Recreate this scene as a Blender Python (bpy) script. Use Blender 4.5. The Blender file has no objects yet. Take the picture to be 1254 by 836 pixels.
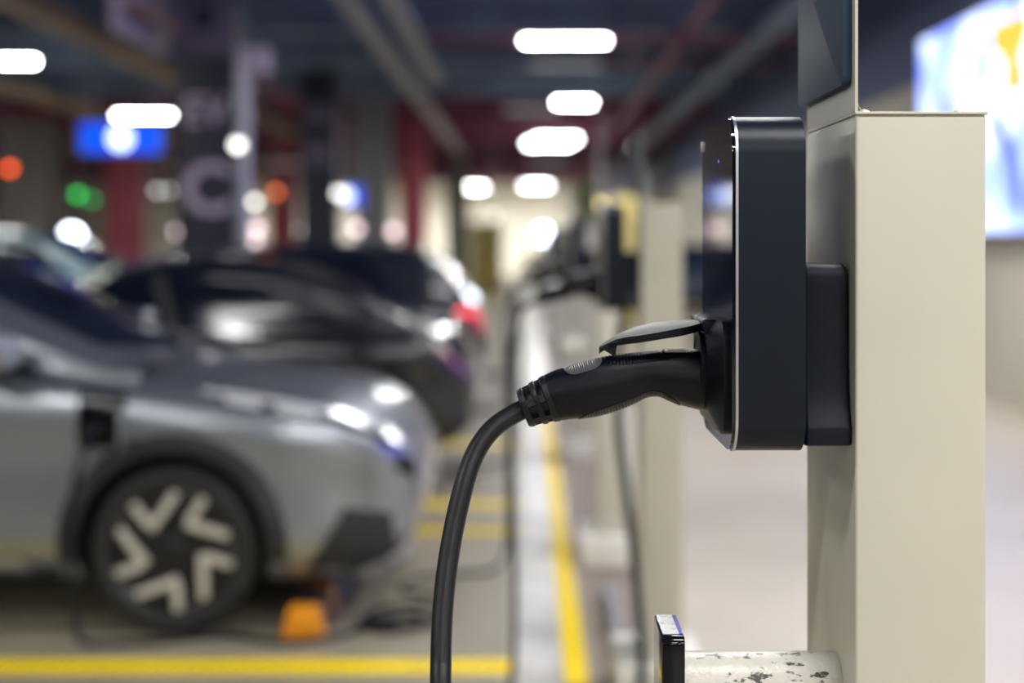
import bpy, bmesh, math, random
from mathutils import Vector, Matrix
random.seed(7)
SC = bpy.context.scene
COL = SC.collection
PI = math.pi
FPX = 50/36*1254          # focal length in pixels
CX, CY, CZ = 645.0, 300.0, 1.57

def P(px, py, Y):
    return Vector(((px-CX)*Y/FPX, Y, CZ-(py-CY)*Y/FPX))

# ------------------------------------------------------------------ materials
def rgb(r, g, b):
    f = lambda c: (c/255/12.92) if c/255 <= .04045 else ((c/255+.055)/1.055)**2.4
    return (f(r), f(g), f(b), 1)

def mat(name, col, rough=.5, metal=0, coat=0, var=.06, scale=8, bump=0, bscale=200, emit=None, estr=0, rvar=0, spec=.5, trans=0):
    m = bpy.data.materials.new(name); m.use_nodes = True
    nt = m.node_tree; N = nt.nodes; L = nt.links
    b = N['Principled BSDF']
    b.inputs['Roughness'].default_value = rough
    b.inputs['Metallic'].default_value = metal
    b.inputs['Coat Weight'].default_value = coat
    b.inputs['Coat Roughness'].default_value = .06
    b.inputs['Specular IOR Level'].default_value = spec
    b.inputs['Transmission Weight'].default_value = trans
    tc = N.new('ShaderNodeTexCoord')
    nz = N.new('ShaderNodeTexNoise'); nz.inputs['Scale'].default_value = scale; nz.inputs['Detail'].default_value = 5
    L.new(tc.outputs['Object'], nz.inputs['Vector'])
    cr = N.new('ShaderNodeValToRGB')
    cr.color_ramp.elements[0].position = .3; cr.color_ramp.elements[1].position = .7
    cr.color_ramp.elements[0].color = tuple(c*(1-var) for c in col[:3])+(1,)
    cr.color_ramp.elements[1].color = tuple(min(1, c*(1+var)) for c in col[:3])+(1,)
    L.new(nz.outputs['Fac'], cr.inputs['Fac']); L.new(cr.outputs['Color'], b.inputs['Base Color'])
    if rvar:
        mr = N.new('ShaderNodeMapRange'); mr.inputs['To Min'].default_value = max(0.02, rough-rvar); mr.inputs['To Max'].default_value = rough+rvar
        L.new(nz.outputs['Fac'], mr.inputs['Value']); L.new(mr.outputs['Result'], b.inputs['Roughness'])
    if bump:
        n2 = N.new('ShaderNodeTexNoise'); n2.inputs['Scale'].default_value = bscale; n2.inputs['Detail'].default_value = 3
        L.new(tc.outputs['Object'], n2.inputs['Vector'])
        bp = N.new('ShaderNodeBump'); bp.inputs['Strength'].default_value = bump; bp.inputs['Distance'].default_value = .002
        L.new(n2.outputs['Fac'], bp.inputs['Height']); L.new(bp.outputs['Normal'], b.inputs['Normal'])
    if emit:
        b.inputs['Emission Color'].default_value = emit; b.inputs['Emission Strength'].default_value = estr
    return m

def speckle(m, col, scale, lo, hi, stretch=(1, 1, 1)):
    """scuffs / chips of another colour over a material's base colour"""
    nt = m.node_tree; N = nt.nodes; L = nt.links; b = N['Principled BSDF']
    src = b.inputs['Base Color'].links[0].from_socket
    tc = N.new('ShaderNodeTexCoord'); mp = N.new('ShaderNodeMapping'); mp.inputs['Scale'].default_value = stretch
    nz = N.new('ShaderNodeTexNoise'); nz.inputs['Scale'].default_value = scale; nz.inputs['Detail'].default_value = 6; nz.inputs['Roughness'].default_value = .65
    L.new(tc.outputs['Object'], mp.inputs['Vector']); L.new(mp.outputs['Vector'], nz.inputs['Vector'])
    mr = N.new('ShaderNodeMapRange'); mr.inputs['From Min'].default_value = lo; mr.inputs['From Max'].default_value = hi
    L.new(nz.outputs['Fac'], mr.inputs['Value'])
    mx = N.new('ShaderNodeMix'); mx.data_type = 'RGBA'
    L.new(mr.outputs['Result'], mx.inputs['Factor']); L.new(src, mx.inputs['A']); mx.inputs['B'].default_value = col
    L.new(mx.outputs['Result'], b.inputs['Base Color'])
    return m

M = {}
M['cream'] = mat('cream_paint', (.535, .51, .425, 1), .30, var=.03, scale=5, rvar=.05)
speckle(M['cream'], (.30, .25, .19, 1), 42, .715, .75)
speckle(M['cream'], (.50, .44, .33, 1), 3.2, .56, .8, (1, 1, .35))
M['cream2'] = mat('cream_plinth', (.78, .75, .68, 1), .5, var=.06)
M['white_worn'] = speckle(mat('worn_white_paint', (.66, .63, .57, 1), .35, var=.05, scale=25, bump=.6, bscale=120), (.07, .065, .06, 1), 75, .575, .62, (.45, 1, 1))
speckle(M['white_worn'], (.40, .34, .24, 1), 22, .58, .70)
M['body'] = mat('satin_navy_black', (.005, .0085, .017, 1), .34, metal=.1, spec=.26, var=.08, scale=40, bump=.12, bscale=1500)
M['glassb'] = mat('black_glass', (.003, .005, .010, 1), .04, var=.1, coat=1)
M['chrome'] = mat('bright_trim', (.62, .64, .70, 1), .34, metal=1, var=.03)
M['plastic'] = mat('black_plastic', (.003, .004, .008, 1), .25, spec=.25, var=.1, scale=30, bump=.25, bscale=900)
M['rubber'] = mat('black_rubber', (.007, .0075, .010, 1), .38, spec=.35, var=.1, scale=20, bump=.2, bscale=500)
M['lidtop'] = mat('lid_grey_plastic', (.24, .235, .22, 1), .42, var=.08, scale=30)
M['thumb'] = mat('ribbed_thumb_grip', (.085, .08, .085, 1), .4)
M['grip'] = mat('ribbed_grip', (.03, .031, .034, 1), .5, var=.12)
M['navy'] = mat('navy_board', (.034, .056, .095, 1), .5, var=.10, scale=14, spec=.15)
speckle(M['navy'], (.16, .19, .24, 1), 400, .70, .76)
M['gloss_black'] = mat('gloss_black_lacquer', (.004, .004, .006, 1), .10, spec=.35)
M['steel_scr'] = speckle(mat('scratched_steel', (.50, .51, .50, 1), .3, metal=.8, var=.15, scale=60), (.16, .16, .15, 1), 90, .56, .66)
M['blue_reflection'] = mat('painted_blue_reflection', (.06, .07, .55, 1), .2, coat=1)
M['bolt'] = mat('zinc_bolt', (.6, .6, .6, 1), .3, metal=.8)
M['thread'] = mat('pale_thread', (.7, .7, .7, 1), .6)
M['film'] = mat('peeling_film', (.8, .8, .78, 1), .3)
M['silver'] = mat('silver_car_paint', (.30, .325, .36, 1), .30, metal=.8, coat=.8, var=.02)
M['blackcar'] = mat('black_car_paint', (.009, .010, .015, 1), .25, metal=.2, coat=.9, var=.05)
M['blackcar2'] = mat('midnight_car_paint', (.008, .011, .022, 1), .25, metal=.2, coat=.9, var=.05)
M['teal'] = mat('pale_teal_car_paint', (.22, .36, .42, 1), .3, metal=.3, coat=1, var=.03)
M['bluecar'] = mat('slate_blue_car_paint', (.05, .08, .16, 1), .3, metal=.3, coat=1, var=.03)
M['carglass'] = mat('tinted_car_glass', (.005, .009, .020, 1), .08, spec=.25)
M['tyre'] = mat('tyre_rubber', (.022, .021, .021, 1), .75, var=.15, bump=.4, bscale=60)
M['rimdark'] = mat('dark_rim', (.016, .016, .017, 1), .4, metal=.3)
M['rimgrey'] = mat('grey_rim', (.10, .10, .10, 1), .4, metal=.3)
M['spoke'] = mat('machined_spoke', (.72, .69, .62, 1), .35, metal=.3)
M['trimdark'] = mat('dark_cladding', (.018, .019, .023, 1), .55)
M['lens'] = mat('headlamp_lens', (.8, .82, .84, 1), .2, metal=.3, coat=1)
M['red_lens'] = mat('red_tail_lens', (.22, .005, .01, 1), .15, coat=1)
M['red_lit'] = mat('lit_tail_lens', (.6, .02, .03, 1), .3, emit=(1, .03, .05, 1), estr=1.6)
M['orange'] = mat('orange_reflector', (.90, .33, .01, 1), .4)
M['darkblue'] = mat('blue_black_rubber', (.020, .020, .045, 1), .5)
M['yellow'] = speckle(mat('yellow_road_paint', (.92, .66, .0, 1), .5, var=.04, scale=3, spec=.25), (.55, .46, .18, 1), 3.5, .62, .8)
M['white'] = speckle(mat('white_road_paint', (.56, .55, .51, 1), .34, var=.05, scale=3, spec=.3, rvar=.08), (.33, .30, .25, 1), 3, .50, .66)
M['pipe'] = mat('galvanised_pipe', (.42, .43, .46, 1), .35, metal=.6)
M['dark_sheet'] = mat('dark_column_cladding', (.022, .026, .05, 1), .5)
M['lilac'] = mat('lilac_grey_lettering', (.55, .45, .58, 1), .5)
M['lilac_panel'] = mat('lilac_grey_panel', (.15, .12, .19, 1), .5)
M['redcol'] = mat('red_column_paint', (.44, .085, .12, 1), .5)
M['redbeam'] = mat('maroon_beam_paint', (.24, .05, .11, 1), .6)
M['greycol'] = mat('grey_concrete', (.22, .22, .24, 1), .7)
M['creamcol'] = mat('cream_concrete', (.34, .31, .29, 1), .7)
M['yellowcol'] = mat('yellow_column_paint', (.80, .66, .20, 1), .6)
M['greencol'] = mat('pale_green_column_paint', (.60, .70, .40, 1), .6)
M['ceil'] = mat('navy_ceiling', (.15, .20, .33, 1), .8, var=.5, scale=.6)
M['beam'] = mat('dark_beam', (.17, .22, .33, 1), .7, var=.3, scale=1)
M['beambrown'] = mat('brown_beam', (.30, .21, .14, 1), .7, var=.3, scale=1)
M['tray'] = mat('cable_tray_metal', (.34, .35, .38, 1), .5, metal=.3)
M['housing'] = mat('lamp_housing', (.4, .41, .42, 1), .5)
M['tube'] = mat('lit_tube', (.9, .9, .9, 1), .5, emit=(.93, 1, .98, 1), estr=55)
M['tube_off'] = mat('faint_glow_diffuser', (.6, .6, .6, 1), .5, emit=(.93, 1, .98, 1), estr=.25)  # tubes that are off still get a faint glow of their own
def lamp_mat(n, c, s): return mat(n, (c[0], c[1], c[2], 1), .4, emit=(c[0], c[1], c[2], 1), estr=s)
M['l_orange'] = lamp_mat('lit_orange', (1, .09, .003), 5)
M['l_orange2'] = lamp_mat('dim_orange', (1, .2, .04), 2.6)
M['l_green'] = lamp_mat('lit_green', (.003, .75, .09), 2.6)
M['l_green2'] = lamp_mat('dim_green', (.02, .6, .14), 1.5)
M['l_white'] = lamp_mat('lit_white', (1, .95, .88), 4.5)
M['l_disc'] = lamp_mat('lit_disc', (.75, .88, 1), 2.2)
M['l_pink'] = lamp_mat('lit_pink', (1, .72, .80), 2.6)
M['l_dim'] = lamp_mat('dim_white', (.85, .85, .82), 1.8)
M['l_cold'] = lamp_mat('lit_cold', (.70, .80, 1), 13)
M['l_blue'] = lamp_mat('lit_blue_sign', (.0, .085, .9), .9)
M['l_led'] = lamp_mat('blue_indicator', (.02, .05, 1), 3)
M['l_yel'] = lamp_mat('lit_yellow', (1, .8, .2), 3)

# big wall screen: abstract bright picture
def screen_mat():
    m = bpy.data.materials.new('lit_screen'); m.use_nodes = True
    nt = m.node_tree; N = nt.nodes; L = nt.links; b = N['Principled BSDF']
    b.inputs['Base Color'].default_value = (.01, .01, .01, 1); b.inputs['Roughness'].default_value = .3
    tc = N.new('ShaderNodeTexCoord')
    nz = N.new('ShaderNodeTexNoise'); nz.inputs['Scale'].default_value = 1.1; nz.inputs['Detail'].default_value = 1; nz.inputs['Distortion'].default_value = .4
    L.new(tc.outputs['Object'], nz.inputs['Vector'])
    cr = N.new('ShaderNodeValToRGB'); e = cr.color_ramp.elements
    e[0].position = .36; e[0].color = (.05, .08, .9, 1)
    e[1].position = .47; e[1].color = (.30, .42, 1.0, 1)
    a = cr.color_ramp.elements.new(.56); a.color = (.60, .68, 1, 1)
    L.new(nz.outputs['Fac'], cr.inputs['Fac'])
    b.inputs['Emission Strength'].default_value = 2.1
    L.new(cr.outputs['Color'], b.inputs['Emission Color'])
    return m
M['screen'] = screen_mat()
M['screen_blue'] = lamp_mat('screen_blue', (.05, .09, .95), .75)
M['screen_orange'] = lamp_mat('screen_orange', (1, .13, .0), 2.6)
M['screen_white'] = lamp_mat('screen_white', (.9, .95, 1), 3.6)

def floor_mat(name, c1, c2, rough):
    m = mat(name, c1, rough, var=.10, scale=.9, rvar=.08)
    nt = m.node_tree; N = nt.nodes; L = nt.links; b = N['Principled BSDF']
    speckle(m, c2, .7, .45, .75); speckle(m, tuple(c*.55 for c in c1[:3])+(1,), 9, .66, .8)
    return m
M['floor'] = floor_mat('worn_epoxy_floor', (.36, .32, .235, 1), (.265, .235, .17, 1), .30)
M['walk'] = floor_mat('pale_walkway_floor', (.51, .455, .365, 1), (.44, .385, .305, 1), .40)
M['darkwall'] = mat('dark_end_wall', (.06, .065, .08, 1), .8)
M['wall'] = mat('cream_wall', (.56, .53, .45, 1), .7, var=.07, scale=1)
M['walldark'] = mat('upper_wall_navy', (.08, .105, .22, 1), .7, var=.2)
M['kerb'] = mat('brown_grey_kerb', (.27, .22, .175, 1), .6, var=.2, scale=3)

# ------------------------------------------------------------------ mesh helpers
def link(name, bm, m, parent=None, smooth=False, ang=40):
    me = bpy.data.meshes.new(name)
    bmesh.ops.recalc_face_normals(bm, faces=bm.faces)
    bm.to_mesh(me); bm.free()
    for mm in (m if isinstance(m, (list, tuple)) else [m]): me.materials.append(mm)
    if smooth:
        me.polygons.foreach_set('use_smooth', [True]*len(me.polygons))
        try: me.set_sharp_from_angle(angle=math.radians(ang))
        except Exception: pass
    o = bpy.data.objects.new(name, me); COL.objects.link(o)
    if parent is not None:
        o.parent = parent
        o.matrix_parent_inverse = Matrix.Translation(-Vector(parent.location)) if False else Matrix.Identity(4)
    return o

def tag(o, label=None, cat=None, group=None, kind=None):
    if label: o['label'] = label
    if cat: o['category'] = cat
    if group: o['group'] = group
    if kind: o['kind'] = kind
    return o

def thing(name, label, cat, loc=(0, 0, 0), rz=0, group=None):
    o = bpy.data.objects.new(name, None); COL.objects.link(o)
    o.location = loc; o.rotation_euler = (0, 0, rz); o.empty_display_size = .1
    return tag(o, label, cat, group)

def copy_tree(o, parent=None):
    c = o.copy(); COL.objects.link(c)
    if parent is not None: c.parent = parent
    for ch in [x for x in bpy.data.objects if x.parent == o]: copy_tree(ch, c)
    return c

def box(bm, x0, x1, y0, y1, z0, z1, bev=0, seg=3):
    vs = [bm.verts.new((x, y, z)) for x in (x0, x1) for y in (y0, y1) for z in (z0, z1)]
    q = [(0, 1, 3, 2), (4, 6, 7, 5), (0, 4, 5, 1), (2, 3, 7, 6), (0, 2, 6, 4), (1, 5, 7, 3)]
    fs = [bm.faces.new([vs[i] for i in f]) for f in q]
    if bev:
        es = list({e for f in fs for e in f.edges})
        bmesh.ops.bevel(bm, geom=es, offset=bev, segments=seg, profile=.6, affect='EDGES')
    return bm

def nb(): return bmesh.new()

def prism(bm, pts, axis, a, b, bev=0, seg=3):
    """polygon pts (2-D) extruded along axis from a to b; axis 'x': pts=(y,z), 'y': (x,z), 'z': (x,y)"""
    def v(p, t):
        return {'x': (t, p[0], p[1]), 'y': (p[0], t, p[1]), 'z': (p[0], p[1], t)}[axis]
    A = [bm.verts.new(v(p, a)) for p in pts]; B = [bm.verts.new(v(p, b)) for p in pts]
    n = len(pts); fs = [bm.faces.new(A), bm.faces.new(B[::-1])]
    cap = list({e for f in fs for e in f.edges})
    for i in range(n):
        bm.faces.new((A[i], A[(i+1) % n], B[(i+1) % n], B[i]))
    if bev: bmesh.ops.bevel(bm, geom=cap, offset=bev, segments=seg, profile=.6, affect='EDGES')
    return bm

def rrect(x0, x1, y0, y1, r, n=8):
    out = []
    for cx, cy, a0 in ((x1-r, y1-r, 0), (x0+r, y1-r, 90), (x0+r, y0+r, 180), (x1-r, y0+r, 270)):
        for i in range(n+1):
            a = math.radians(a0+90*i/n); out.append((cx+r*math.cos(a), cy+r*math.sin(a)))
    return out

def catmull(pts, n=8):
    pts = [Vector(p) for p in pts]; out = []
    for i in range(len(pts)-1):
        p0 = pts[max(i-1, 0)]; p1 = pts[i]; p2 = pts[i+1]; p3 = pts[min(i+2, len(pts)-1)]
        for k in range(n):
            t = k/n
            out.append(.5*((2*p1)+(-p0+p2)*t+(2*p0-5*p1+4*p2-p3)*t*t+(-p0+3*p1-3*p2+p3)*t**3))
    out.append(pts[-1]); return out

def tube(bm, pts, r, n=12, cap=True):
    pts = [Vector(p) for p in pts]; rings = []; up = None
    for i, p in enumerate(pts):
        d = (pts[min(i+1, len(pts)-1)]-pts[max(i-1, 0)]).normalized()
        if up is None:
            up = Vector((0, 1, 0)) if abs(d.y) < .9 else Vector((1, 0, 0))
        s = d.cross(up).normalized(); up = s.cross(d).normalized()
        rr = r[i] if isinstance(r, (list, tuple)) else r
        rings.append([bm.verts.new(p+rr*(math.cos(2*PI*k/n)*s+math.sin(2*PI*k/n)*up)) for k in range(n)])
    for a, b in zip(rings, rings[1:]):
        for k in range(n): bm.faces.new((a[k], a[(k+1) % n], b[(k+1) % n], b[k]))
    if cap: bm.faces.new(rings[0]); bm.faces.new(rings[-1][::-1])
    return bm

def lathe(bm, prof, axis='y', c=(0, 0, 0), n=48):
    """prof: list of (r, t), revolved about axis through c"""
    rings = []
    for r, t in prof:
        ring = []
        for k in range(n):
            a = 2*PI*k/n; u, v = r*math.cos(a), r*math.sin(a)
            p = {'y': (u, t, v), 'z': (u, v, t), 'x': (t, u, v)}[axis]
            ring.append(bm.verts.new((p[0]+c[0], p[1]+c[1], p[2]+c[2])))
        rings.append(ring)
    for a, b in zip(rings, rings[1:]):
        for k in range(n): bm.faces.new((a[k], a[(k+1) % n], b[(k+1) % n], b[k]))
    bm.faces.new(rings[0]); bm.faces.new(rings[-1][::-1])
    return bm

def bxo(name, dims, m, parent=None, bev=0):
    return link(name, box(nb(), *dims, bev=bev), m, parent, smooth=bool(bev))

def struct(name, dims, m):
    o = bxo(name, dims, m); o['kind'] = 'structure'; return o

# ------------------------------------------------------------------ setting
struct('floor', (-34, 0.24, -14, 86, -.2, 0), M['floor'])
struct('floor_walkway', (.62, 4.7, -14, 86, -.2, 0.0), M['walk'])
struct('floor_kerb', (.24, .62, -14, 86, -.2, 0.0), M['kerb'])
struct('ceiling', (-34, 4.7, -14, 86, 5.4, 5.6), M['ceil'])
w = struct('wall_right', (4.7, 5.0, -14, 86, 0, 3.5), M['wall'])
struct('wall_right_upper', (4.7, 5.0, -14, 86, 3.5, 5.6), M['walldark'])
struct('wall_back', (-34, 4.7, 86, 86.3, 0, 5.4), M['wall'])
struct('wall_left', (-34.3, -34, -14, 86, 0, 5.4), M['wall'])
struct('wall_front', (-34, 4.7, -14.3, -14, 0, 5.4), M['darkwall'])

# ceiling beams
for i, y in enumerate([9, 14.5, 17.8, 21.8, 26, 31, 36, 42, 48, 55, 63, 72]):
    m = M['beam'] if y < 34 else M['redbeam']
    struct('trim_%d' % (i+1), (-33.9, 4.6, y, y+.45, 4.85 if y < 34 else 4.75, 5.4), m)
n0 = 13
for x0, x1 in ((-6.8, -6.45), (-10.6, -10.2), (-14.5, -14.1)):
    struct('trim_%d' % n0, (x0, x1, 8, 80, 4.62, 4.85), M['beambrown']); n0 += 1

# painted lines
def line(name, dims, m, label, cat='painted line', group=None):
    o = bxo(name, dims, m); return tag(o, label, cat, group)
line('white_line', (-.035, .135, 2, 13, 0, .003), M['white'], 'long straight white painted line running back along the row of charger posts')
line('yellow_edge_line', (.137, .222, 2, 13, 0, .003), M['yellow'], 'narrow long yellow line touching the right edge of the white line')
line('yellow_bay_line', (-7, -.037, 5.21, 5.385, 0, .003), M['yellow'], 'bright yellow bay line on the floor in front of the silver car')
line('yellow_bay_line', (-7, -.037, 7.72, 7.9, 0, .003), M['yellow'], 'yellow bay line emerging just past the silver car nose, nearer of the pair')
line('yellow_bay_line', (-7, -.037, 8.5, 8.7, 0, .003), M['yellow'], 'yellow bay line in front of the black fastback car, farther of the pair')
line('yellow_bay_line', (-7, -.037, 11.1, 11.3, 0, .003), M['yellow'], 'yellow bay line between the black fastback car and the dark suv behind it')

# ------------------------------------------------------------------ charger unit (posts, wallboxes, cables)
def make_post(label):
    t = thing('charger_post', label, 'post', (.427, 1.675, 0), group='cream charger posts')
    ox, oy = -.427, -1.675
    def B(name, d, m, bev=0, par=t):
        return bxo(name, (d[0]+ox, d[1]+ox, d[2]+oy, d[3]+oy, d[4], d[5]), m, par, bev)
    B('column', (.356, .4975, 1.54, 1.808, .14, 1.711), M['cream'], .0035)
    B('plinth', (.27, .57, 1.46, 1.90, 0, .15), M['cream2'], .012)
    B('cap', (.3555, .4995, 1.5385, 1.810, 1.7112, 1.7145), M['cream'], .001)
    B('sign_plate', (.356, .3592, 1.542, 1.806, 1.7147, 1.95), M['cream'])
    bm = prism(nb(), [(y+oy, z) for y, z in rrect(1.556, 1.812, 1.7455, 1.935, .009, 5)], 'x', .3458+ox, .3558+ox, .0012, 2)
    link('sign_board', bm, M['navy'], t, True)
    for x, y in ((.371, 1.562), (.474, 1.562)):
        bm = lathe(nb(), [(.0062, 1.7146), (.0062, 1.7156), (.0054, 1.7172), (.003, 1.7184), (.0004, 1.7187)], 'z', (x+ox, y+oy, 0), 20)
        link('bolt', bm, M['bolt'], t, True)
    return t

def make_charger(label):
    t = thing('wallbox_charger', label, 'charger', (.29, 1.655, 1.345), group='dark wallbox chargers on the posts')
    ox, oy, oz = -.29, -1.655, -1.345
    Y0, Y1, Z0, Z1, R = 1.52, 1.783, 1.345, 1.7105, .042
    def PR(name, rr, x0, x1, m, bev=0, par=t, sm=True):
        bm = prism(nb(), [(y+oy, z+oz) for y, z in rr], 'x', x0+ox, x1+ox, bev, 4)
        return link(name, bm, m, par, sm, 50)
    # housing: rounded rectangle, rear edge softly rounded
    PR('housing', rrect(Y0, Y1, Z0, Z1, R, 12), .2262, .2985, M['body'], .006)
    PR('trim_ring', rrect(Y0-.0006, Y1+.0006, Z0-.0006, Z1+.0006, R, 12), .2236, .2262, M['chrome'], .0006)
    g = PR('glass_front', rrect(Y0+.0008, Y1-.0008, Z0+.0008, Z1-.0008, R, 12), .2200, .2236, M['glassb'], .0028)
    bm = lathe(nb(), [(.0014, .2196+ox), (.0014, .2200+ox), (.0013, .2204+ox)], 'x', (0, 1.632+oy, 1.666+oz), 12)
    link('indicator_light', bm, M['l_led'], t)
    # small pale film tab on the far top corner
    bm = prism(nb(), [(1.771+oy, 1.698+oz), (1.781+oy, 1.699+oz), (1.782+oy, 1.694+oz), (1.777+oy, 1.686+oz), (1.772+oy, 1.692+oz)], 'x', .2180+ox, .2199+ox, .0006, 2)
    link('film_tab', bm, M['film'], t, True)
    # wall bracket: waisted profile in x-z, foot flares at the bottom
    zb, zt = 1.3505, 1.549
    secs_ = [(zb, .3535, 1.5555), (zb+.0015, .3555, 1.5535), (zb+.018, .3558, 1.5530), (zb+.0215, .3556, 1.5535), (zb+.028, .3550, 1.5560), (zb+.045, .3543, 1.5595), (zb+.065, .3537, 1.5615), (zb+.09, .3533, 1.5620), (zt-.030, .3525, 1.5620), (zt-.026, .3525, 1.5612), (zt-.012, .3523, 1.5608), (zt-.004, .3512, 1.562), (zt, .348, 1.565)]
    bm = nb(); rg = []
    for z, xr, yn in secs_:
        rg.append([bm.verts.new((x+ox, y+oy, z+oz)) for x, y in rrect(.3050, xr, yn, 1.797, .0035, 4)])
    for p_, q_ in zip(rg, rg[1:]):
        for i in range(len(p_)): bm.faces.new((p_[i], p_[(i+1) % len(p_)], q_[(i+1) % len(p_)], q_[i]))
    bm.faces.new(rg[0]); bm.faces.new(rg[-1][::-1])
    link('wall_bracket', bm, M['body'], t, True, 35)
    bm = prism(nb(), [(1.5575+oy, zb+.004+oz), (1.792+oy, zb+.004+oz), (1.792+oy, zt-.001+oz), (1.566+oy, zt-.001+oz), (1.566+oy, zb+.05+oz), (1.5575+oy, zb+.024+oz)], 'x', .2980+ox, .3052+ox, .001, 2)
    link('bracket_neck', bm, M['plastic'], t, True, 35)
    # socket housing: low pyramid plate on the glass
    base = rrect(1.545, 1.770, 1.362, 1.4865, .020, 5); top = rrect(1.588, 1.735, 1.385, 1.476, .020, 5)
    bm = nb(); A = [bm.verts.new((.2199+ox, y+oy, z+oz)) for y, z in base]
    A2 = [bm.verts.new((.2140+ox, y+oy, z+oz)) for y, z in base]
    B_ = [bm.verts.new((.2035+ox, y+oy, z+oz)) for y, z in top]
    n = len(A)
    for r1, r2 in ((A, A2), (A2, B_)):
        for i in range(n): bm.faces.new((r1[i], r1[(i+1) % n], r2[(i+1) % n], r2[i]))
    bm.faces.new(A); bm.faces.new(B_[::-1])
    s = link('socket_plate', bm, M['plastic'], t, True, 25)
    bm = lathe(nb(), [(.040, .2040+ox), (.040, .1985+ox), (.0375, .1975+ox), (.036, .1990+ox)], 'x', (0, 1.652+oy, 1.4305+oz), 40)
    link('socket_collar', bm, M['plastic'], s, True)
    bxo('hinge_block', (.199+ox, .2199+ox, 1.60+oy, 1.725+oy, 1.470+oz, 1.4862+oz), M['plastic'], s, .0025)
    bm = tube(nb(), [(.2025+ox, 1.606+oy, 1.482+oz), (.2025+ox, 1.700+oy, 1.482+oz)], .0045, 14)
    link('hinge_pin', bm, M['plastic'], s, True)
    # lid, hinged up: (px, top, bottom) read at Y=1.65
    S = 1.65/FPX
    secs = [(734, 424, 425, 427, .005), (743, 417.5, 420.5, 427, .017), (753, 411.5, 415.5, 423.5, .026), (765, 406, 412.8, 421.5, .031), (779, 400.5, 411, 420, .034), (803, 394.5, 407, 416, .036), (829, 391.8, 402, 411.8, .035), (845, 391.2, 398.5, 408, .031), (855, 391.2, 395.5, 405.5, .026), (864, 391.5, 394, 403, .020)]
    bm = nb(); rings = []
    for px, fr, nr, bt, hw in secs:
        X = (px-CX)*S+ox; Z = lambda v, yo: CZ-(v-CY)*(1.652+yo)/FPX+oz
        zf, zn, zb_ = Z(fr, hw*.7), Z(nr, -hw), Z(bt, -hw); e_ = .0012
        pts = [(-hw+.001, zb_), (-hw, zb_+e_), (-hw, zn-e_), (-hw+.0012, zn), (-hw*.45, zn+(zf-zn)*.55+.0008), (hw*.1, zn+(zf-zn)*.85+.001), (hw*.7, zf), (hw, zf-.004), (hw, zf-.009), (0, (zb_+zf-.009)/2)]
        rings.append([bm.verts.new((X, 1.652+oy+a, b_)) for a, b_ in pts])
    for a, b_ in zip(rings, rings[1:]):
        for k in range(10):
            f = bm.faces.new((a[k], a[(k+1) % 10], b_[(k+1) % 10], b_[k]))
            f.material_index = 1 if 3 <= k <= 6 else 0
    bm.faces.new(rings[0]); bm.faces.new(rings[-1][::-1])
    lid = link('socket_lid', bm, [M['plastic'], M['lidtop']], t, True, 35)
    lid['label'] = 'hinged lid with a shiny grey top and hooked tip'
    hp = [(735, 425.5), (743, 430), (750, 434.5), (753, 433.5), (754.5, 422), (743, 421)]
    bm = prism(nb(), [((a-CX)*S+ox, CZ-(b_-CY)*S+oz) for a, b_ in hp], 'y', 1.634+oy, 1.664+oy, .001, 2)
    link('latch_hook', bm, M['plastic'], lid, True)
    # embossed mark on the lid
    bm = nb()
    for k in range(3):
        X = (803+k*4.5-CX)*S+ox
        box(bm, X, X+.0022, 1.632+oy, 1.645+oy, CZ-(402.5-k*.8-CY)*S+oz, CZ-(400.6-k*.8-CY)*S+oz)
    link('embossed_mark', bm, M['plastic'], lid)
    return t

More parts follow.
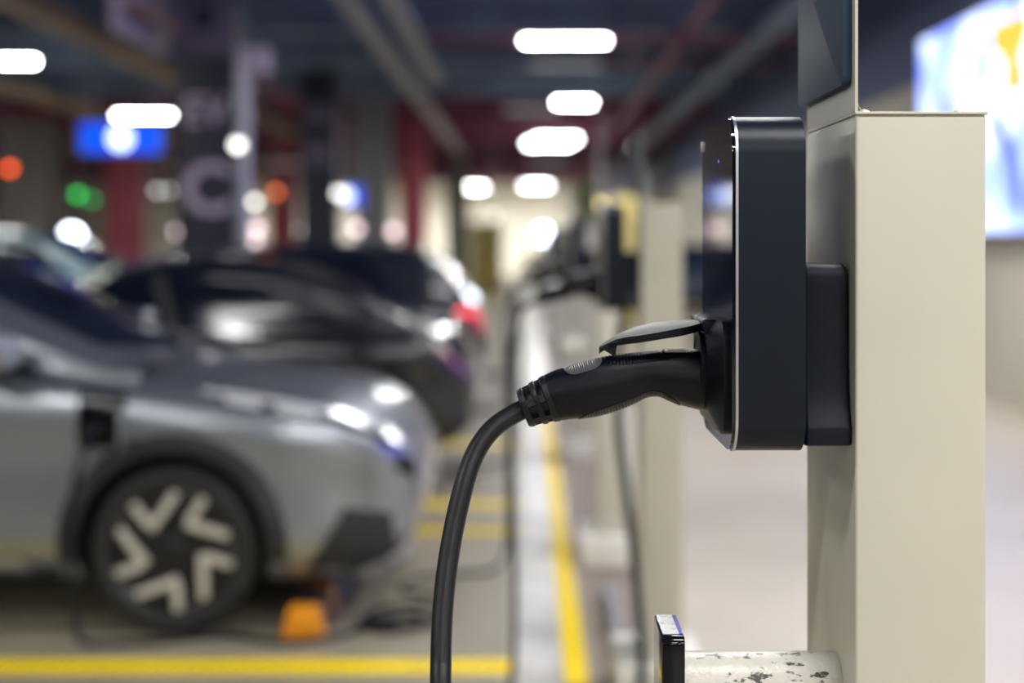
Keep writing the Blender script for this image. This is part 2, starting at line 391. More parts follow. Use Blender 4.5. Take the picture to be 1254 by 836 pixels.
def make_connector(label):
    YC = 1.652
    t = thing('charging_cable', label, 'charging cable', (-.09, YC, 0), group='charging cables plugged into the posts')
    ox, oy = .09, -YC; S = YC/FPX
    V = lambda px, py: Vector(((px-CX)*S+ox, 0, CZ-(py-CY)*S))
    secs = [((870, 427), (870, 503), .0355), ((858, 426.8), (859, 502), .0352), ((845, 428), (848, 499.5), .0345), ((828, 428.5), (833, 495.5), .033), ((812, 429.5), (819, 490), .031), ((797, 430.5), (806, 484.5), .0295), ((780, 432), (791, 486), .0285), ((760, 434), (774, 494.5), .0285), ((738, 437.5), (752, 503), .029), ((715, 443), (731, 508.8), .029), ((695, 449), (713, 511.5), .0282), ((680, 453), (699, 513), .0272), ((665, 460), (686, 514.5), .0262)]
    tops = catmull([V(*s[0]) for s in secs], 6); bots = catmull([V(*s[1]) for s in secs], 6)
    hw = [v.x for v in catmull([Vector((s[2], 0, 0)) for s in secs], 6)]
    bm = nb(); rings = []; n = 40
    def sec(T, B, w, grow=0):
        c = (T+B)/2; h = (T-B)/2; L = h.length; hd = h/L; out = []
        for k in range(n):
            a = 2*PI*k/n; ca, sa = math.cos(a), math.sin(a)
            e = .88
            u = math.copysign(abs(ca)**e, ca); v = math.copysign(abs(sa)**e, sa)
            out.append(c+hd*(L+grow)*v+Vector((0, 1, 0))*(w+grow)*u)
        return out
    for T, B, w in zip(tops, bots, hw): rings.append([bm.verts.new(p) for p in sec(T, B, w)])
    for a, b in zip(rings, rings[1:]):
        for k in range(n): bm.faces.new((a[k], a[(k+1) % n], b[(k+1) % n], b[k]))
    bm.faces.new(rings[0]); bm.faces.new(rings[-1][::-1])
    body = link('connector_body', bm, M['plastic'], t, True, 60)
    # ribbed grips: patches over the body surface, teeth every ~2 px
    def grip(name, a0, a1, i0, i1, lift, teeth, m, taper=True):
        bm = nb(); rr = []
        N_ = teeth*2
        for j in range(N_+1):
            f = i0+(i1-i0)*j/N_; i = min(int(f), len(tops)-2); q = f-i
            T = tops[i].lerp(tops[i+1], q); B = bots[i].lerp(bots[i+1], q); w = hw[i]*(1-q)+hw[i+1]*q
            s = sec(T, B, w, lift*(1 if j % 2 == 0 else .25)); base = sec(T, B, w, -.002)
            k = j/N_; sp = 1.0 if not taper else max(.12, (1-(2*k-1)**4)**.5)
            mid = (a0+a1)/2; half = (a1-a0)/2*sp; row = []
            m_ = 12
            def samp(arr, ang):
                g = (ang/360*n) % n; ii = int(g); return arr[ii].lerp(arr[(ii+1) % n], g-ii)
            row.append(bm.verts.new(samp(base, mid-half)))
            for u in range(m_+1): row.append(bm.verts.new(samp(s, mid-half+2*half*u/m_)))
            row.append(bm.verts.new(samp(base, mid+half)))
            rr.append(row)
        for a, b in zip(rr, rr[1:]):
            for k in range(len(a)-1): bm.faces.new((a[k], a[k+1], b[k+1], b[k]))
        return link(name, bm, m, body)
    g = grip('thumb_grip', 45, 138, 48, 62, .0013, 19, M['thumb']); g['label'] = 'ribbed grey thumb grip'
    grip('top_pad', 48, 143, 18, 49, .0011, 28, M['plastic'])
    grip('finger_grip', 222, 318, 18, 62, .0013, 44, M['grip'])
    bxo('release_tab', ((812-CX)*S+ox, (838-CX)*S+ox, -.022, .006, CZ-(429.6-CY)*S, CZ-(427.2-CY)*S), M['lidtop'], body, .0006)
    # strain relief
    A = V(675.5, 487.2); Bp = V(640, 500.5); d = (Bp-A); Ln = d.length; d.normalize()
    side = Vector((0, 1, 0)); up = d.cross(side).normalized()
    bm = nb()
    tube(bm, [A-d*.004, A+d*Ln*.96], [.0215, .0165], 32)
    for t0, t1, r0, r1 in ((-.04, .20, .0285, .0275), (.36, .56, .0265, .0255), (.78, 1.0, .0240, .0225)):
        a_ = A+d*Ln*t0; b_ = A+d*Ln*t1
        tube(bm, [a_, a_+d*.0012, b_-d*.0015, b_], [r0-.0012, r0, r1, r1-.0015], 32)
    for k in range(6):
        an = 2*PI*k/6+.25; rd = math.cos(an)*side+math.sin(an)*up; tg = d.cross(rd)
        for (q0, R0, q1, R1) in ((.15, .0262, .95, .0222),):
            vs = []
            for q, R in ((q0, R0), (q1, R1)):
                c = A+d*Ln*q
                for rr_, s_ in ((.012, -1), (.012, 1), (R, 1), (R, -1)): vs.append(bm.verts.new(c+rd*rr_+tg*s_*.0045))
            for f in ((0, 1, 2, 3), (7, 6, 5, 4), (0, 4, 5, 1), (1, 5, 6, 2), (2, 6, 7, 3), (3, 7, 4, 0)): bm.faces.new([vs[i] for i in f])
    link('strain_relief', bm, M['rubber'], t, True, 35)
    cp = [(648, 497.5), (638, 502), (622, 510.5), (606, 521.5), (591.5, 537), (580, 557.5), (571, 583), (560, 629), (552, 677), (547.8, 724), (547, 772), (548.8, 836)]
    pts = []
    for i, (x, y) in enumerate(cp):
        v = V(x, y); v.y = -.0011*i*i; pts.append(v)
    e = pts[-1]
    pts += [Vector((e.x+.006, e.y-.01, .85)), Vector((e.x+.012, e.y-.01, .55)), Vector((e.x+.015, e.y-.02, .28)), Vector((e.x+.0, e.y-.05, .08)), Vector((e.x-.06, e.y-.12, .013)), Vector((e.x-.22, e.y-.22, .013)), Vector((e.x-.42, e.y-.32, .013)), Vector((e.x-.45, e.y-.55, .013)), Vector((e.x-.25, e.y-.65, .013))]
    link('cable', tube(nb(), catmull(pts, 8), .0116, 20), M['rubber'], t, True)
    return t

def make_holder(label):
    t = thing('cable_holder', label, 'cable holder', (.27, 1.632, 1.03), group='cable holders on the posts')
    ox, oy, oz = -.27, -1.632, -1.03
    bm = lathe(nb(), [(.034, .176+ox), (.036, .178+ox), (.036, .3528+ox), (.034, .3562+ox)], 'x', (0, 1.632+oy, 1.0675+oz), 40)
    link('arm', bm, M['white_worn'], t, True)
    rr = rrect(1.580, 1.684, 1.000, 1.1345, .010, 4)
    bm = prism(nb(), [(y+oy, z+oz) for y, z in rr], 'x', .1505+ox, .1762+ox, .0022, 2)
    link('end_plate', bm, M['gloss_black'], t, True)
    o = bxo('top_strip', (.1525+ox, .1705+ox, 1.5915+oy, 1.6735+oy, 1.1343+oz, 1.1352+oz), M['steel_scr'], t)
    o['label'] = 'scratched bare metal strip on the top edge'
    bxo('edge_reflection', (.1708+ox, .1752+ox, 1.5925+oy, 1.6735+oy, 1.1336+oz, 1.1350+oz), M['blue_reflection'], t)['label'] = 'thin blue strip painted as a reflection along the top edge'  # blue reflection put in as a coloured strip
    return t

post = make_post('tall cream square metal post in the sharp foreground')
chg = make_charger('dark wallbox charger in sharp focus on the nearest cream post')
con = make_connector('black charging plug and thick cable in sharp focus in the nearest charger')
hol = make_holder('worn white arm with glossy black end plate at bottom of the nearest post')
units = [(4.85, .035, 'second', ), (6.98, -.01, 'third'), (10.4, .0, 'fourth'), (13.9, .0, 'fifth'), (17.5, .0, 'sixth')]
PL = ['blurred cream post directly behind the hanging cable plug, second nearest of the row',
      'blurred cream post with a pale plinth, third nearest of the row',
      'blurred cream post fourth nearest of the row', 'blurred cream post fifth nearest of the row', 'blurred cream post farthest back in the row']
CL = ['blurred dark wallbox charger on the second nearest post, above the open lid', 'blurred dark wallbox charger on the third nearest post',
      'blurred dark wallbox charger on the fourth nearest post', 'blurred dark wallbox charger on the fifth nearest post', 'blurred dark wallbox charger on the farthest post']
KL = ['blurred thin dark cable hanging from the second nearest charger', 'blurred cable hanging from the third nearest charger', 'blurred cable hanging from the fourth nearest charger', 'blurred cable hanging from the fifth nearest charger', 'blurred cable hanging from the farthest charger']
HL = ['blurred cable holder arm on the second nearest post', 'blurred cable holder arm on the third nearest post', 'blurred cable holder arm on the fourth nearest post', 'blurred cable holder arm on the fifth nearest post', 'blurred cable holder arm on the farthest post']
for i, u in enumerate(units):
    dy = u[0]-1.54; dx = u[1]
    for src, lab in ((post, PL[i]), (chg, CL[i]), (con, KL[i]), (hol, HL[i])):
        c = copy_tree(src); c.location = (src.location.x+dx, src.location.y+dy, src.location.z); c['label'] = lab
# thread of cobweb on the near post top
o = link('cobweb_thread', tube(nb(), [(.3597, 1.55, 1.727), (.3625, 1.552, 1.721), (.366, 1.556, 1.7175), (.3668, 1.558, 1.7147)], .0003, 6), M['thread'])
tag(o, 'fine pale cobweb thread beside the bolt on top of the nearest post', 'thread')
# slim dark cable down the left side of the second post, and floor conduit
o = link('supply_cable', tube(nb(), catmull([(.345, 5.02, 1.352), P(758, 440, 4.90), P(758, 520, 4.80), P(768, 610, 4.80), P(778, 700, 4.75), P(786, 790, 4.74), (.385, 4.74, .16), (.37, 4.60, .02), (.34, 4.2, .012)], 8), .016, 12), M['rubber'], None, True)
tag(o, 'slim dark supply cable hanging beside the second nearest cream post', 'cable')
bm = nb(); tube(bm, [(.335, 2.2, .032), (.355, 6.35, .032)], .03, 16)
o = link('floor_conduit', bm, M['pipe'], None, True); tag(o, 'grey metal conduit lying on the floor in front of the pale plinth', 'conduit')
# yellow marker tag on far post
# ------------------------------------------------------------------ cars
def lerp_tab(tab, u):
    if u >= tab[0][0]: return tab[0][1]
    for (a, va), (b, vb) in zip(tab, tab[1:]):
        if u >= b:
            t = (a-u)/(a-b); return va+(vb-va)*t
    return tab[-1][1]

class Car:
    def __init__(s, L, W, wheelf, wheelr, wr, top, bot, half, belt, roof, cab, tumble=.74):
        s.__dict__.update(locals())
    def B(s, u, t):
        """lower body surface, t 0 (bottom centre) .. 11 (top centre)"""
        W = lerp_tab(s.half, u); zb = lerp_tab(s.bot, u); zt = lerp_tab(s.top, u); zs = min(lerp_tab(s.belt, u), zt-.02)
        h = zs-zb
        pts = [(0, zb), (.80*W, zb), (.93*W, zb+.05*h), (.985*W, zb+.18*h), (1.0*W, zb+.36*h), (.985*W, zb+.58*h), (1.0*W, zb+.80*h), (.965*W, zb+.95*h), (.87*W, zs+.10*(zt-zs)), (.62*W, zs+.55*(zt-zs)), (.32*W, zs+.9*(zt-zs)), (0, zt)]
        i = min(int(t), 10); q = t-i
        g = lambda k: Vector(pts[max(0, min(11, k))])
        p0, p1, p2, p3 = g(i-1), g(i), g(i+1), g(i+2)
        if i == 0: p = p1.lerp(p2, q)
        else: p = .5*((2*p1)+(p2-p0)*q+(2*p0-5*p1+4*p2-p3)*q*q+(-p0+3*p1-3*p2+p3)*q**3)
        return Vector((u, -p[0], p[1]))
    def G(s, u, t):
        """cabin surface, t 0 (belt) .. 1 (roof centre); corner at .6"""
        W = lerp_tab(s.half, u); zt = lerp_tab(s.roof, u); zb = min(lerp_tab(s.belt, u)-.01, zt-.01)
        sw = .16*max(0, min(1, (u+2.9)/.7)); h = max(.008, min(zt, lerp_tab(s.roof, min(u+sw, s.roof[0][0])))-zb); hc = zt-zb; hmax = s.hm; k = max(0., min(1, h/hmax))
        wr = W*(.90-(.90-s.tumble)*k)
        pts = [(.93*W, zb), (.915*W-(.915*W-wr)*.35, zb+.40*h), (wr+.02, zb+.80*h), (wr-.04, zb+.93*h), (wr*.66, zb+.985*(.35*h+.65*hc)), (0, zt)]
        x = t*5; i = min(int(x), 4); q = x-i
        g = lambda k_: Vector(pts[max(0, min(5, k_))])
        p0, p1, p2, p3 = g(i-1), g(i), g(i+1), g(i+2)
        if i == 4: p3 = Vector((-p1[0], p1[1]))
        p = .5*((2*p1)+(p2-p0)*q+(2*p0-5*p1+4*p2-p3)*q*q+(-p0+3*p1-3*p2+p3)*q**3)
        return Vector((u, -p[0], p[1]))
    @property
    def hm(s): return max(v for _, v in s.roof)-min(v for _, v in s.belt[len(s.belt)//2:len(s.belt)//2+1])

def grid_loft(f, us, ts, side=1):
    bm = nb()
    rows = [[bm.verts.new(Vector((p.x, p.y*side, p.z))) for p in (f(u, t) for t in ts)] for u in us]
    for a, b in zip(rows, rows[1:]):
        for k in range(len(ts)-1):
            try: bm.faces.new((a[k], a[k+1], b[k+1], b[k]))
            except ValueError: pass
    return bm, rows

def patch(f, c, off=.004, n=10, m=8, side=1):
    """bilinear patch in (u,t) between four corners, pushed off the surface; c=(u0t0,u1t0,u1t1,u0t1)"""
    bm = nb(); rows = []
    for i in range(n+1):
        a = i/n; row = []
        for j in range(m+1):
            b = j/m
            u = (c[0][0]*(1-a)+c[1][0]*a)*(1-b)+(c[3][0]*(1-a)+c[2][0]*a)*b
            t = (c[0][1]*(1-a)+c[1][1]*a)*(1-b)+(c[3][1]*(1-a)+c[2][1]*a)*b
            p = f(u, t); e = .002
            du = f(u+e, t)-f(u-e, t); dt = f(u, min(t+e, 11))-f(u, t-e)
            nn = du.cross(dt)
            nn = nn.normalized() if nn.length > 1e-9 else Vector((0, -1, 0))
            ce = Vector((u-.3*(1 if u > -1 else 0)+.3*(1 if u < -3.5 else 0), 0, .6))
            if nn.dot(p-ce) < 0: nn = -nn
            q = p+nn*off; row.append(bm.verts.new((q.x, q.y*side, q.z)))
        rows.append(row)
    for a, b in zip(rows, rows[1:]):
        for k in range(m): bm.faces.new((a[k], a[k+1], b[k+1], b[k]))
    return bm

def wheel_parts(parent, r, style):
    """wheel centred on parent origin, face towards -y"""
    bm = lathe(nb(), [(r*.70, .09), (r*.90, .105), (r*.985, .08), (r, .04), (r, -.04), (r*.985, -.085), (r*.92, -.108), (r*.80, -.112), (r*.755, -.10), (r*.74, -.085), (r*.70, -.06)], 'y', (0, 0, 0), 56)
    ty = link('tyre', bm, M['tyre'], parent, True, 50)
    bm = lathe(nb(), [(r*.735, -.05), (r*.755, -.098), (r*.735, -.100), (r*.70, -.085), (r*.66, -.05), (r*.16, -.045), (r*.15, -.085), (r*.08, -.092), (.003, -.092)], 'y', (0, 0, 0), 56)
    link('rim', bm, M['rimdark'], parent, True, 40)
    R = r*.77
    if style == 'split':
        for k in range(5):
            a = 2*PI*k/5+math.radians(73)
            rm = Matrix.Rotation(-a, 4, 'Y')
            bm = nb(); prism(bm, [(.02, -.030), (R*.93, -.075), (R*.97, .075), (.02, .034)], 'y', -.082, -.05, .004, 2)
            bmesh.ops.transform(bm, matrix=rm, verts=bm.verts); link('spoke_web', bm, M['rimdark'], parent, True)
            for cx_, cz_, ln_ in ((R*.53, R*.31, R*.68), (R*.71, -R*.17, R*.42)):
                bm = nb(); box(bm, -ln_/2, ln_/2, -.098, -.080, -.018, .018, .005, 2)
                bmesh.ops.transform(bm, matrix=rm @ Matrix.Translation((cx_, 0, cz_)) @ Matrix.Rotation(math.radians(17), 4, 'Y'), verts=bm.verts)
                link('spoke', bm, M['spoke'], parent, True)
            bm = nb(); prism(bm, [(R*.86, -.055), (R*.96, -.060), (R*.97, .06), (R*.86, .05)], 'y', -.090, -.076, .003, 2)
            bmesh.ops.transform(bm, matrix=rm @ Matrix.Rotation(-.10, 4, 'Y'), verts=bm.verts); link('spoke_cap', bm, M['rimgrey'], parent, True)
    else:
        for k in range(7):
            bm = nb(); box(bm, .03, R*.97, -.09, -.065, -.017, .017, .005, 2)
            bmesh.ops.transform(bm, matrix=Matrix.Rotation(2*PI*k/7, 4, 'Y'), verts=bm.verts)
            link('spoke', bm, M['spoke'] if style == 'bright' else M['rimdark'], parent, True)

def build_car(name, label, cat, loc, rz, car, paint, style='split', fast=False):
    root = thing(name, label, cat, loc, rz)
    L = car.L
    us = []; u = 0.0
    k1 = [0, -.012, -.03, -.055, -.085, -.12, -.16, -.2, -.25, -.3, -.36, -.43, -.5, -.57, -.65]
    us = k1+[-.65-(L-1.3)*i/44 for i in range(1, 44)]+[-L+(-a) for a in k1[::-1]]
    ts = [i*.25 for i in range(0, 45)]
    bm = nb(); rows = []
    full = [(t, 1) for t in ts]+[(t, -1) for t in ts[-2:0:-1]]
    for u in us:
        row = []
        for t, sd in full:
            p = car.B(u, t); row.append(bm.verts.new((p.x, p.y*sd, p.z)))
        rows.append(row)
    n = len(full)
    for a, b in zip(rows, rows[1:]):
        for k in range(n): bm.faces.new((a[k], a[(k+1) % n], b[(k+1) % n], b[k]))
    bm.faces.new(rows[0]); bm.faces.new(rows[-1][::-1])
    body = link('body', bm, [paint, M['trimdark']], root, True, 60)
    # wheel arches cut with cylinders, then baked
    cut = nb()
    for uw in (car.wheelf, car.wheelr):
        for sd in (1, -1):
            tb = [(uw, sd*(car.W-.34), car.wr+.01), (uw, sd*(car.W+.3), car.wr+.01)]
            tube(cut, tb, car.wr*1.14, 40)
    bmesh.ops.recalc_face_normals(cut, faces=cut.faces)
    for f in cut.faces: f.material_index = 1
    cme = bpy.data.meshes.new('arch_cutter'); cut.to_mesh(cme); cut.free()
    cme.materials.append(paint); cme.materials.append(M['trimdark'])
    co = bpy.data.objects.new('arch_cutter', cme); COL.objects.link(co)
    md = body.modifiers.new('cut', 'BOOLEAN'); md.operation = 'DIFFERENCE'; md.object = co; md.solver = 'EXACT'
    saved = (root.location.copy(), root.rotation_euler.copy())
    root.location = (0, 0, 0); root.rotation_euler = (0, 0, 0)
    bpy.context.view_layer.update()
    dg = bpy.context.evaluated_depsgraph_get()
    nm = bpy.data.meshes.new_from_object(body.evaluated_get(dg)); body.modifiers.clear(); body.data = nm
    bpy.data.objects.remove(co)
    root.location, root.rotation_euler = saved
    # cabin
    c0, c1 = car.cab
    gu = [c0+(c1-c0)*i/56 for i in range(57)]; gt = [i/20 for i in range(21)]
    bm = nb(); rows = []
    full = [(t, 1) for t in gt]+[(t, -1) for t in gt[-2::-1]]
    for u in gu: rows.append([bm.verts.new((lambda p: (p.x, p.y*sd, p.z))(car.G(u, t))) for t, sd in full])
    for a, b in zip(rows, rows[1:]):
        for k in range(len(full)-1): bm.faces.new((a[k], a[k+1], b[k+1], b[k]))
    link('cabin', bm, paint, root, True, 60)
    # wheels
    for uw in (car.wheelf, car.wheelr):
        for sd in (1, -1):
            e = bpy.data.objects.new('wheel', None); COL.objects.link(e); e.parent = root
            e.location = (uw, -sd*(car.W-.115), car.wr); e.rotation_euler = (0, 0, 0 if sd == 1 else PI)
            wheel_parts(e, car.wr, style)
            # arch cladding
            bm = nb(); ro, ri = car.wr*1.36, car.wr*1.13; rowz = []
            for i in range(33):
                a = math.radians(-8+196*i/32); r_ = []
                for rad in (ri, (ri+ro)/2, ro):
                    uu = uw+rad*math.cos(a); zz = car.wr+.01+rad*math.sin(a)
                    # find surface y at (uu, zz)
                    lo, hi = 1.0, 8.0
                    for _ in range(18):
                        mid = (lo+hi)/2
                        if car.B(uu, mid).z < zz: lo = mid
                        else: hi = mid
                    yy = abs(car.B(uu, lo).y)
                    r_.append((uu, zz, yy+(.016 if rad < ro else .006)))
                uu, zz, yy = r_[0]; r_ = [(uu, zz, yy-.10)]+r_
                rowz.append([bm.verts.new((a_, -sd*c_, b_)) for a_, b_, c_ in r_])
            for a, b in zip(rowz, rowz[1:]):
                for k in range(3): bm.faces.new((a[k], a[k+1], b[k+1], b[k]))
            link('arch_trim', bm, M['trimdark'], root, True, 60)
    return root

def pt(root, car, f, name, c, m, off=.004, both=True, n=10, k=8, label=None):
    for sd in ((1, -1) if both else (1,)):
        o = link(name, patch(f, c, off, n, k, sd), m, root, True, 60)
        if label: o['label'] = label

# ---- silver crossover, nose to the right
suv = Car(4.45, .92, -.985, -3.62, .342,
    top=[(0, .62), (-.02, .70), (-.06, .78), (-.12, .85), (-.22, .915), (-.4, .97), (-.8, 1.04), (-1.15, 1.09), (-1.4, 1.12), (-3.9, 1.16), (-4.25, 1.12), (-4.40, .95), (-4.45, .8)],
    bot=[(0, .50), (-.02, .40), (-.05, .30), (-.10, .235), (-.2, .21), (-.5, .20), (-4.0, .22), (-4.3, .30), (-4.45, .5)],
    half=[(0, .50), (-.03, .62), (-.07, .70), (-.13, .765), (-.22, .825), (-.35, .875), (-.55, .912), (-.8, .92), (-3.8, .92), (-4.2, .88), (-4.38, .8), (-4.45, .66)],
    belt=[(0, .58), (-.06, .70), (-.15, .79), (-.35, .875), (-.7, .945), (-1.3, 1.02), (-2.0, 1.05), (-3.6, 1.08), (-4.3, 1.05), (-4.45, .8)],
    roof=[(-1.10, 1.065), (-1.22, 1.11), (-2.10, 1.53), (-2.35, 1.60), (-2.7, 1.635), (-3.2, 1.63), (-3.7, 1.58), (-4.0, 1.48), (-4.38, 1.06)], cab=(-1.13, -4.37))
car1 = build_car('silver_car', 'silver crossover car with open charge port, nose pointing right, nearest parked car', 'car', (-.44, 6.62, 0), 0, suv, M['silver'])
B, G = suv.B, suv.G
pt(car1, suv, G, 'windscreen', [(-1.36, .76), (-2.30, .74), (-2.20, 1), (-1.18, 1)], M['carglass'], .006, n=14)
pt(car1, suv, G, 'side_window', [(-1.43, .04), (-2.72, .04), (-2.60, .44), (-2.05, .47)], M['carglass'], .006)
pt(car1, suv, G, 'side_window', [(-2.80, .06), (-3.75, .10), (-3.55, .42), (-2.68, .42)], M['carglass'], .006)
pt(car1, suv, B, 'headlamp', [(-.13, 6.9), (-.82, 7.35), (-.80, 7.75), (-.10, 7.9)], M['gloss_black'], .006)
pt(car1, suv, B, 'daytime_light', [(-.10, 7.45), (-.86, 7.6), (-.90, 7.95), (-.08, 8.1)], M['lens'], .012, label='bright daytime running strip')
pt(car1, suv, B, 'lamp_reflector', [(-.42, 7.1), (-.58, 7.15), (-.57, 7.5), (-.41, 7.45)], M['lens'], .010)
pt(car1, suv, B, 'lamp_reflector', [(-.64, 7.1), (-.78, 7.2), (-.78, 7.55), (-.64, 7.5)], M['lens'], .010)
pt(car1, suv, B, 'grille', [(-.015, 5.9), (-.10, 6.0), (-.09, 7.2), (-.02, 7.2)], M['gloss_black'], .005)
pt(car1, suv, B, 'grille_bar', [(-.004, 5.2), (-.030, 4.6), (-.035, 8.2), (-.006, 8.2)], M['chrome'], .010, label='chrome vertical nose trim')
pt(car1, suv, B, 'lower_intake', [(-.09, 2.2), (-.46, 2.3), (-.30, 4.5), (-.12, 4.4)], M['trimdark'], .006, label='dark triangular lower intake')
pt(car1, suv, B, 'skid_blade', [(-.04, 1.9), (-.26, 1.3), (-.30, 1.9), (-.05, 3.0)], M['chrome'], .014, label='bright diagonal bumper blade')
pt(car1, suv, B, 'bumper_lip', [(-.10, 1.1), (-.60, 1.3), (-.60, 1.9), (-.12, 1.6)], M['trimdark'], .005)
pt(car1, suv, B, 'sill_trim', [(-1.55, 2.2), (-3.1, 2.2), (-3.1, 2.9), (-1.60, 2.7)], M['chrome'], .010, label='silver sill strip')
pt(car1, suv, B, 'sill_cladding', [(-1.45, 1.0), (-3.15, 1.0), (-3.15, 2.3), (-1.45, 2.3)], M['trimdark'], .006)
pt(car1, suv, B, 'door_seam', [(-1.715, 3.0), (-1.722, 3.0), (-1.742, 7.6), (-1.735, 7.6)], M['trimdark'], .002, n=1, k=20)
pt(car1, suv, B, 'door_seam', [(-2.74, 3.0), (-2.747, 3.0), (-2.757, 7.6), (-2.75, 7.6)], M['trimdark'], .002, n=1, k=20)
pt(car1, suv, B, 'hood_seam', [(-.30, 8.3), (-1.30, 8.3), (-1.30, 8.36), (-.30, 8.36)], M['trimdark'], .002, n=20, k=1)
pt(car1, suv, B, 'tail_lamp', [(-4.30, 6.5), (-4.44, 6.5), (-4.44, 7.5), (-4.25, 7.5)], M['red_lens'], .006)
for sd in (1, -1):
    bm = nb(); box(bm, -1.72, -1.57, -sd*1.04-.10, -sd*1.04+.10, 1.08, 1.22, .045, 4)
    mr = link('door_mirror', bm, M['silver'], car1, True)
    bm = nb(); box(bm, -1.68, -1.63, min(-sd*.84, -sd*.98), max(-sd*.84, -sd*.98), 1.03, 1.075, .01, 2)
    link('mirror_arm', bm, M['trimdark'], mr, True)
# charge port (near side only): recess frame, open flap
o = link('charge_port', patch(B, [(-1.17, 5.45), (-1.36, 5.45), (-1.36, 7.0), (-1.17, 7.0)], .007, 8, 8, 1), M['gloss_black'], car1, True); o['label'] = 'open black charge port on the front wing'
bm = nb(); box(bm, -1.165, -1.150, -1.045, -.925, .76, .92, .01, 2)
link('port_flap', bm, M['silver'], o, True)
# bright rectangles (badge strip etc.) on hood front edge left out of view

# ---- black fastback, tail to the right (nose at u=0 pointing -x after rotation)
fast = Car(4.6, .94, -.92, -3.75, .35,
    top=[(0, .60), (-.05, .72), (-.15, .82), (-.5, .93), (-1.2, 1.02), (-3.4, 1.08), (-4.1, 1.07), (-4.45, 1.02), (-4.54, .9), (-4.6, .74)],
    bot=[(0, .46), (-.05, .28), (-.2, .21), (-4.2, .24), (-4.45, .30), (-4.56, .40), (-4.6, .5)],
    half=[(0, .55), (-.05, .68), (-.15, .80), (-.4, .90), (-.8, .94), (-3.9, .94), (-4.25, .90), (-4.45, .84), (-4.55, .76), (-4.6, .64)],
    belt=[(0, .56), (-.1, .72), (-.5, .86), (-1.3, .94), (-3.6, 1.02), (-4.3, 1.0), (-4.6, .72)],
    roof=[(-1.15, 1.0), (-1.3, 1.04), (-2.1, 1.42), (-2.5, 1.50), (-2.9, 1.52), (-3.3, 1.46), (-3.8, 1.28), (-4.3, 1.03), (-4.36, 1.0)], cab=(-1.18, -4.35), tumble=.82)
car2 = build_car('black_fastback_car', 'black fastback car with tail to the right, parked directly behind the silver car', 'car', (-.33-4.6, 9.95, 0), PI, fast, M['blackcar'], 'dark')
def rest(root, car, lit):
    B, G = car.B, car.G
    L = car.L
    pt(root, car, G, 'windscreen', [(car.cab[0]-.08, .70), (car.cab[0]-1.0, .68), (car.cab[0]-1.0, 1), (car.cab[0]-.05, 1)], M['carglass'], .006)
    pt(root, car, G, 'rear_window', [(-L+.36, .72), (-L+.95, .70), (-L+.95, 1), (-L+.36, 1)], M['carglass'], .006)
    pt(root, car, G, 'side_window', [(-1.65, .10), (-2.62, .06), (-2.5, .42), (-2.1, .40)], M['carglass'], .006)
    pt(root, car, G, 'side_window', [(-2.70, .06), (-3.80, .12), (-3.4, .42), (-2.58, .42)], M['carglass'], .006)
    pt(root, car, B, 'headlamp', [(-.10, 6.9), (-.5, 7.2), (-.5, 7.8), (-.10, 7.8)], M['lens'], .006)
    pt(root, car, B, 'tail_lamp', [(-L+.03, 6.6), (-L+.26, 6.7), (-L+.24, 7.2), (-L+.05, 7.2)], M['red_lit'] if lit else M['red_lens'], .006)
    pt(root, car, B, 'window_line', [(-1.6, 7.55), (-4.0, 7.55), (-4.0, 7.75), (-1.6, 7.75)], M['chrome'], .004, n=20, k=2)
    pt(root, car, B, 'rear_diffuser', [(-L+.05, 1.2), (-L+.5, 1.2), (-L+.5, 2.6), (-L+.05, 3.2)], M['trimdark'], .006)
    for sd in (1, -1):
        bm = nb(); box(bm, -1.95, -1.82, (-sd*1.04)-.09, (-sd*1.04)+.09, 1.0, 1.12, .04, 3)
        link('door_mirror', bm, M['trimdark'], root, True)
rest(car2, fast, False)
# ---- dark suv behind
boxy = Car(4.5, .92, -.9, -3.6, .35,
    top=[(0, .70), (-.04, .85), (-.12, .95), (-.5, 1.02), (-1.2, 1.08), (-4.2, 1.12), (-4.4, 1.08), (-4.46, .95), (-4.5, .8)],
    bot=[(0, .46), (-.05, .28), (-.2, .22), (-4.2, .24), (-4.4, .32), (-4.5, .5)],
    half=[(0, .62), (-.04, .76), (-.15, .85), (-.4, .90), (-.8, .92), (-4.0, .92), (-4.3, .88), (-4.44, .82), (-4.5, .72)],
    belt=[(0, .64), (-.1, .86), (-.5, .95), (-1.3, 1.0), (-4.2, 1.07), (-4.4, 1.05), (-4.5, .78)],
    roof=[(-1.1, 1.06), (-1.25, 1.1), (-1.95, 1.50), (-2.3, 1.57), (-3.2, 1.60), (-3.8, 1.57), (-4.05, 1.48), (-4.36, 1.1), (-4.38, 1.08)], cab=(-1.12, -4.37), tumble=.78)
car3 = build_car('dark_suv', 'midnight blue black suv with lit red tail lamp, third parked car back', 'car', (-.33-4.5, 12.7, 0), PI, boxy, M['blackcar2'], 'dark')
rest(car3, boxy, True)
car4 = build_car('pale_teal_car', 'pale teal car whose roof shows above the black fastback car', 'car', (-3.35, 17.2, 0), 0, boxy, M['teal'], 'bright')
car4.scale = (1.08, 1.0, 1.11)
rest(car4, boxy, False)
car5 = build_car('slate_blue_car', 'small distant slate blue car by the right wall, seen left of the charger', 'car', (3.95, 36, 0), PI/2, boxy, M['bluecar'], 'bright')
rest(car5, boxy, False)

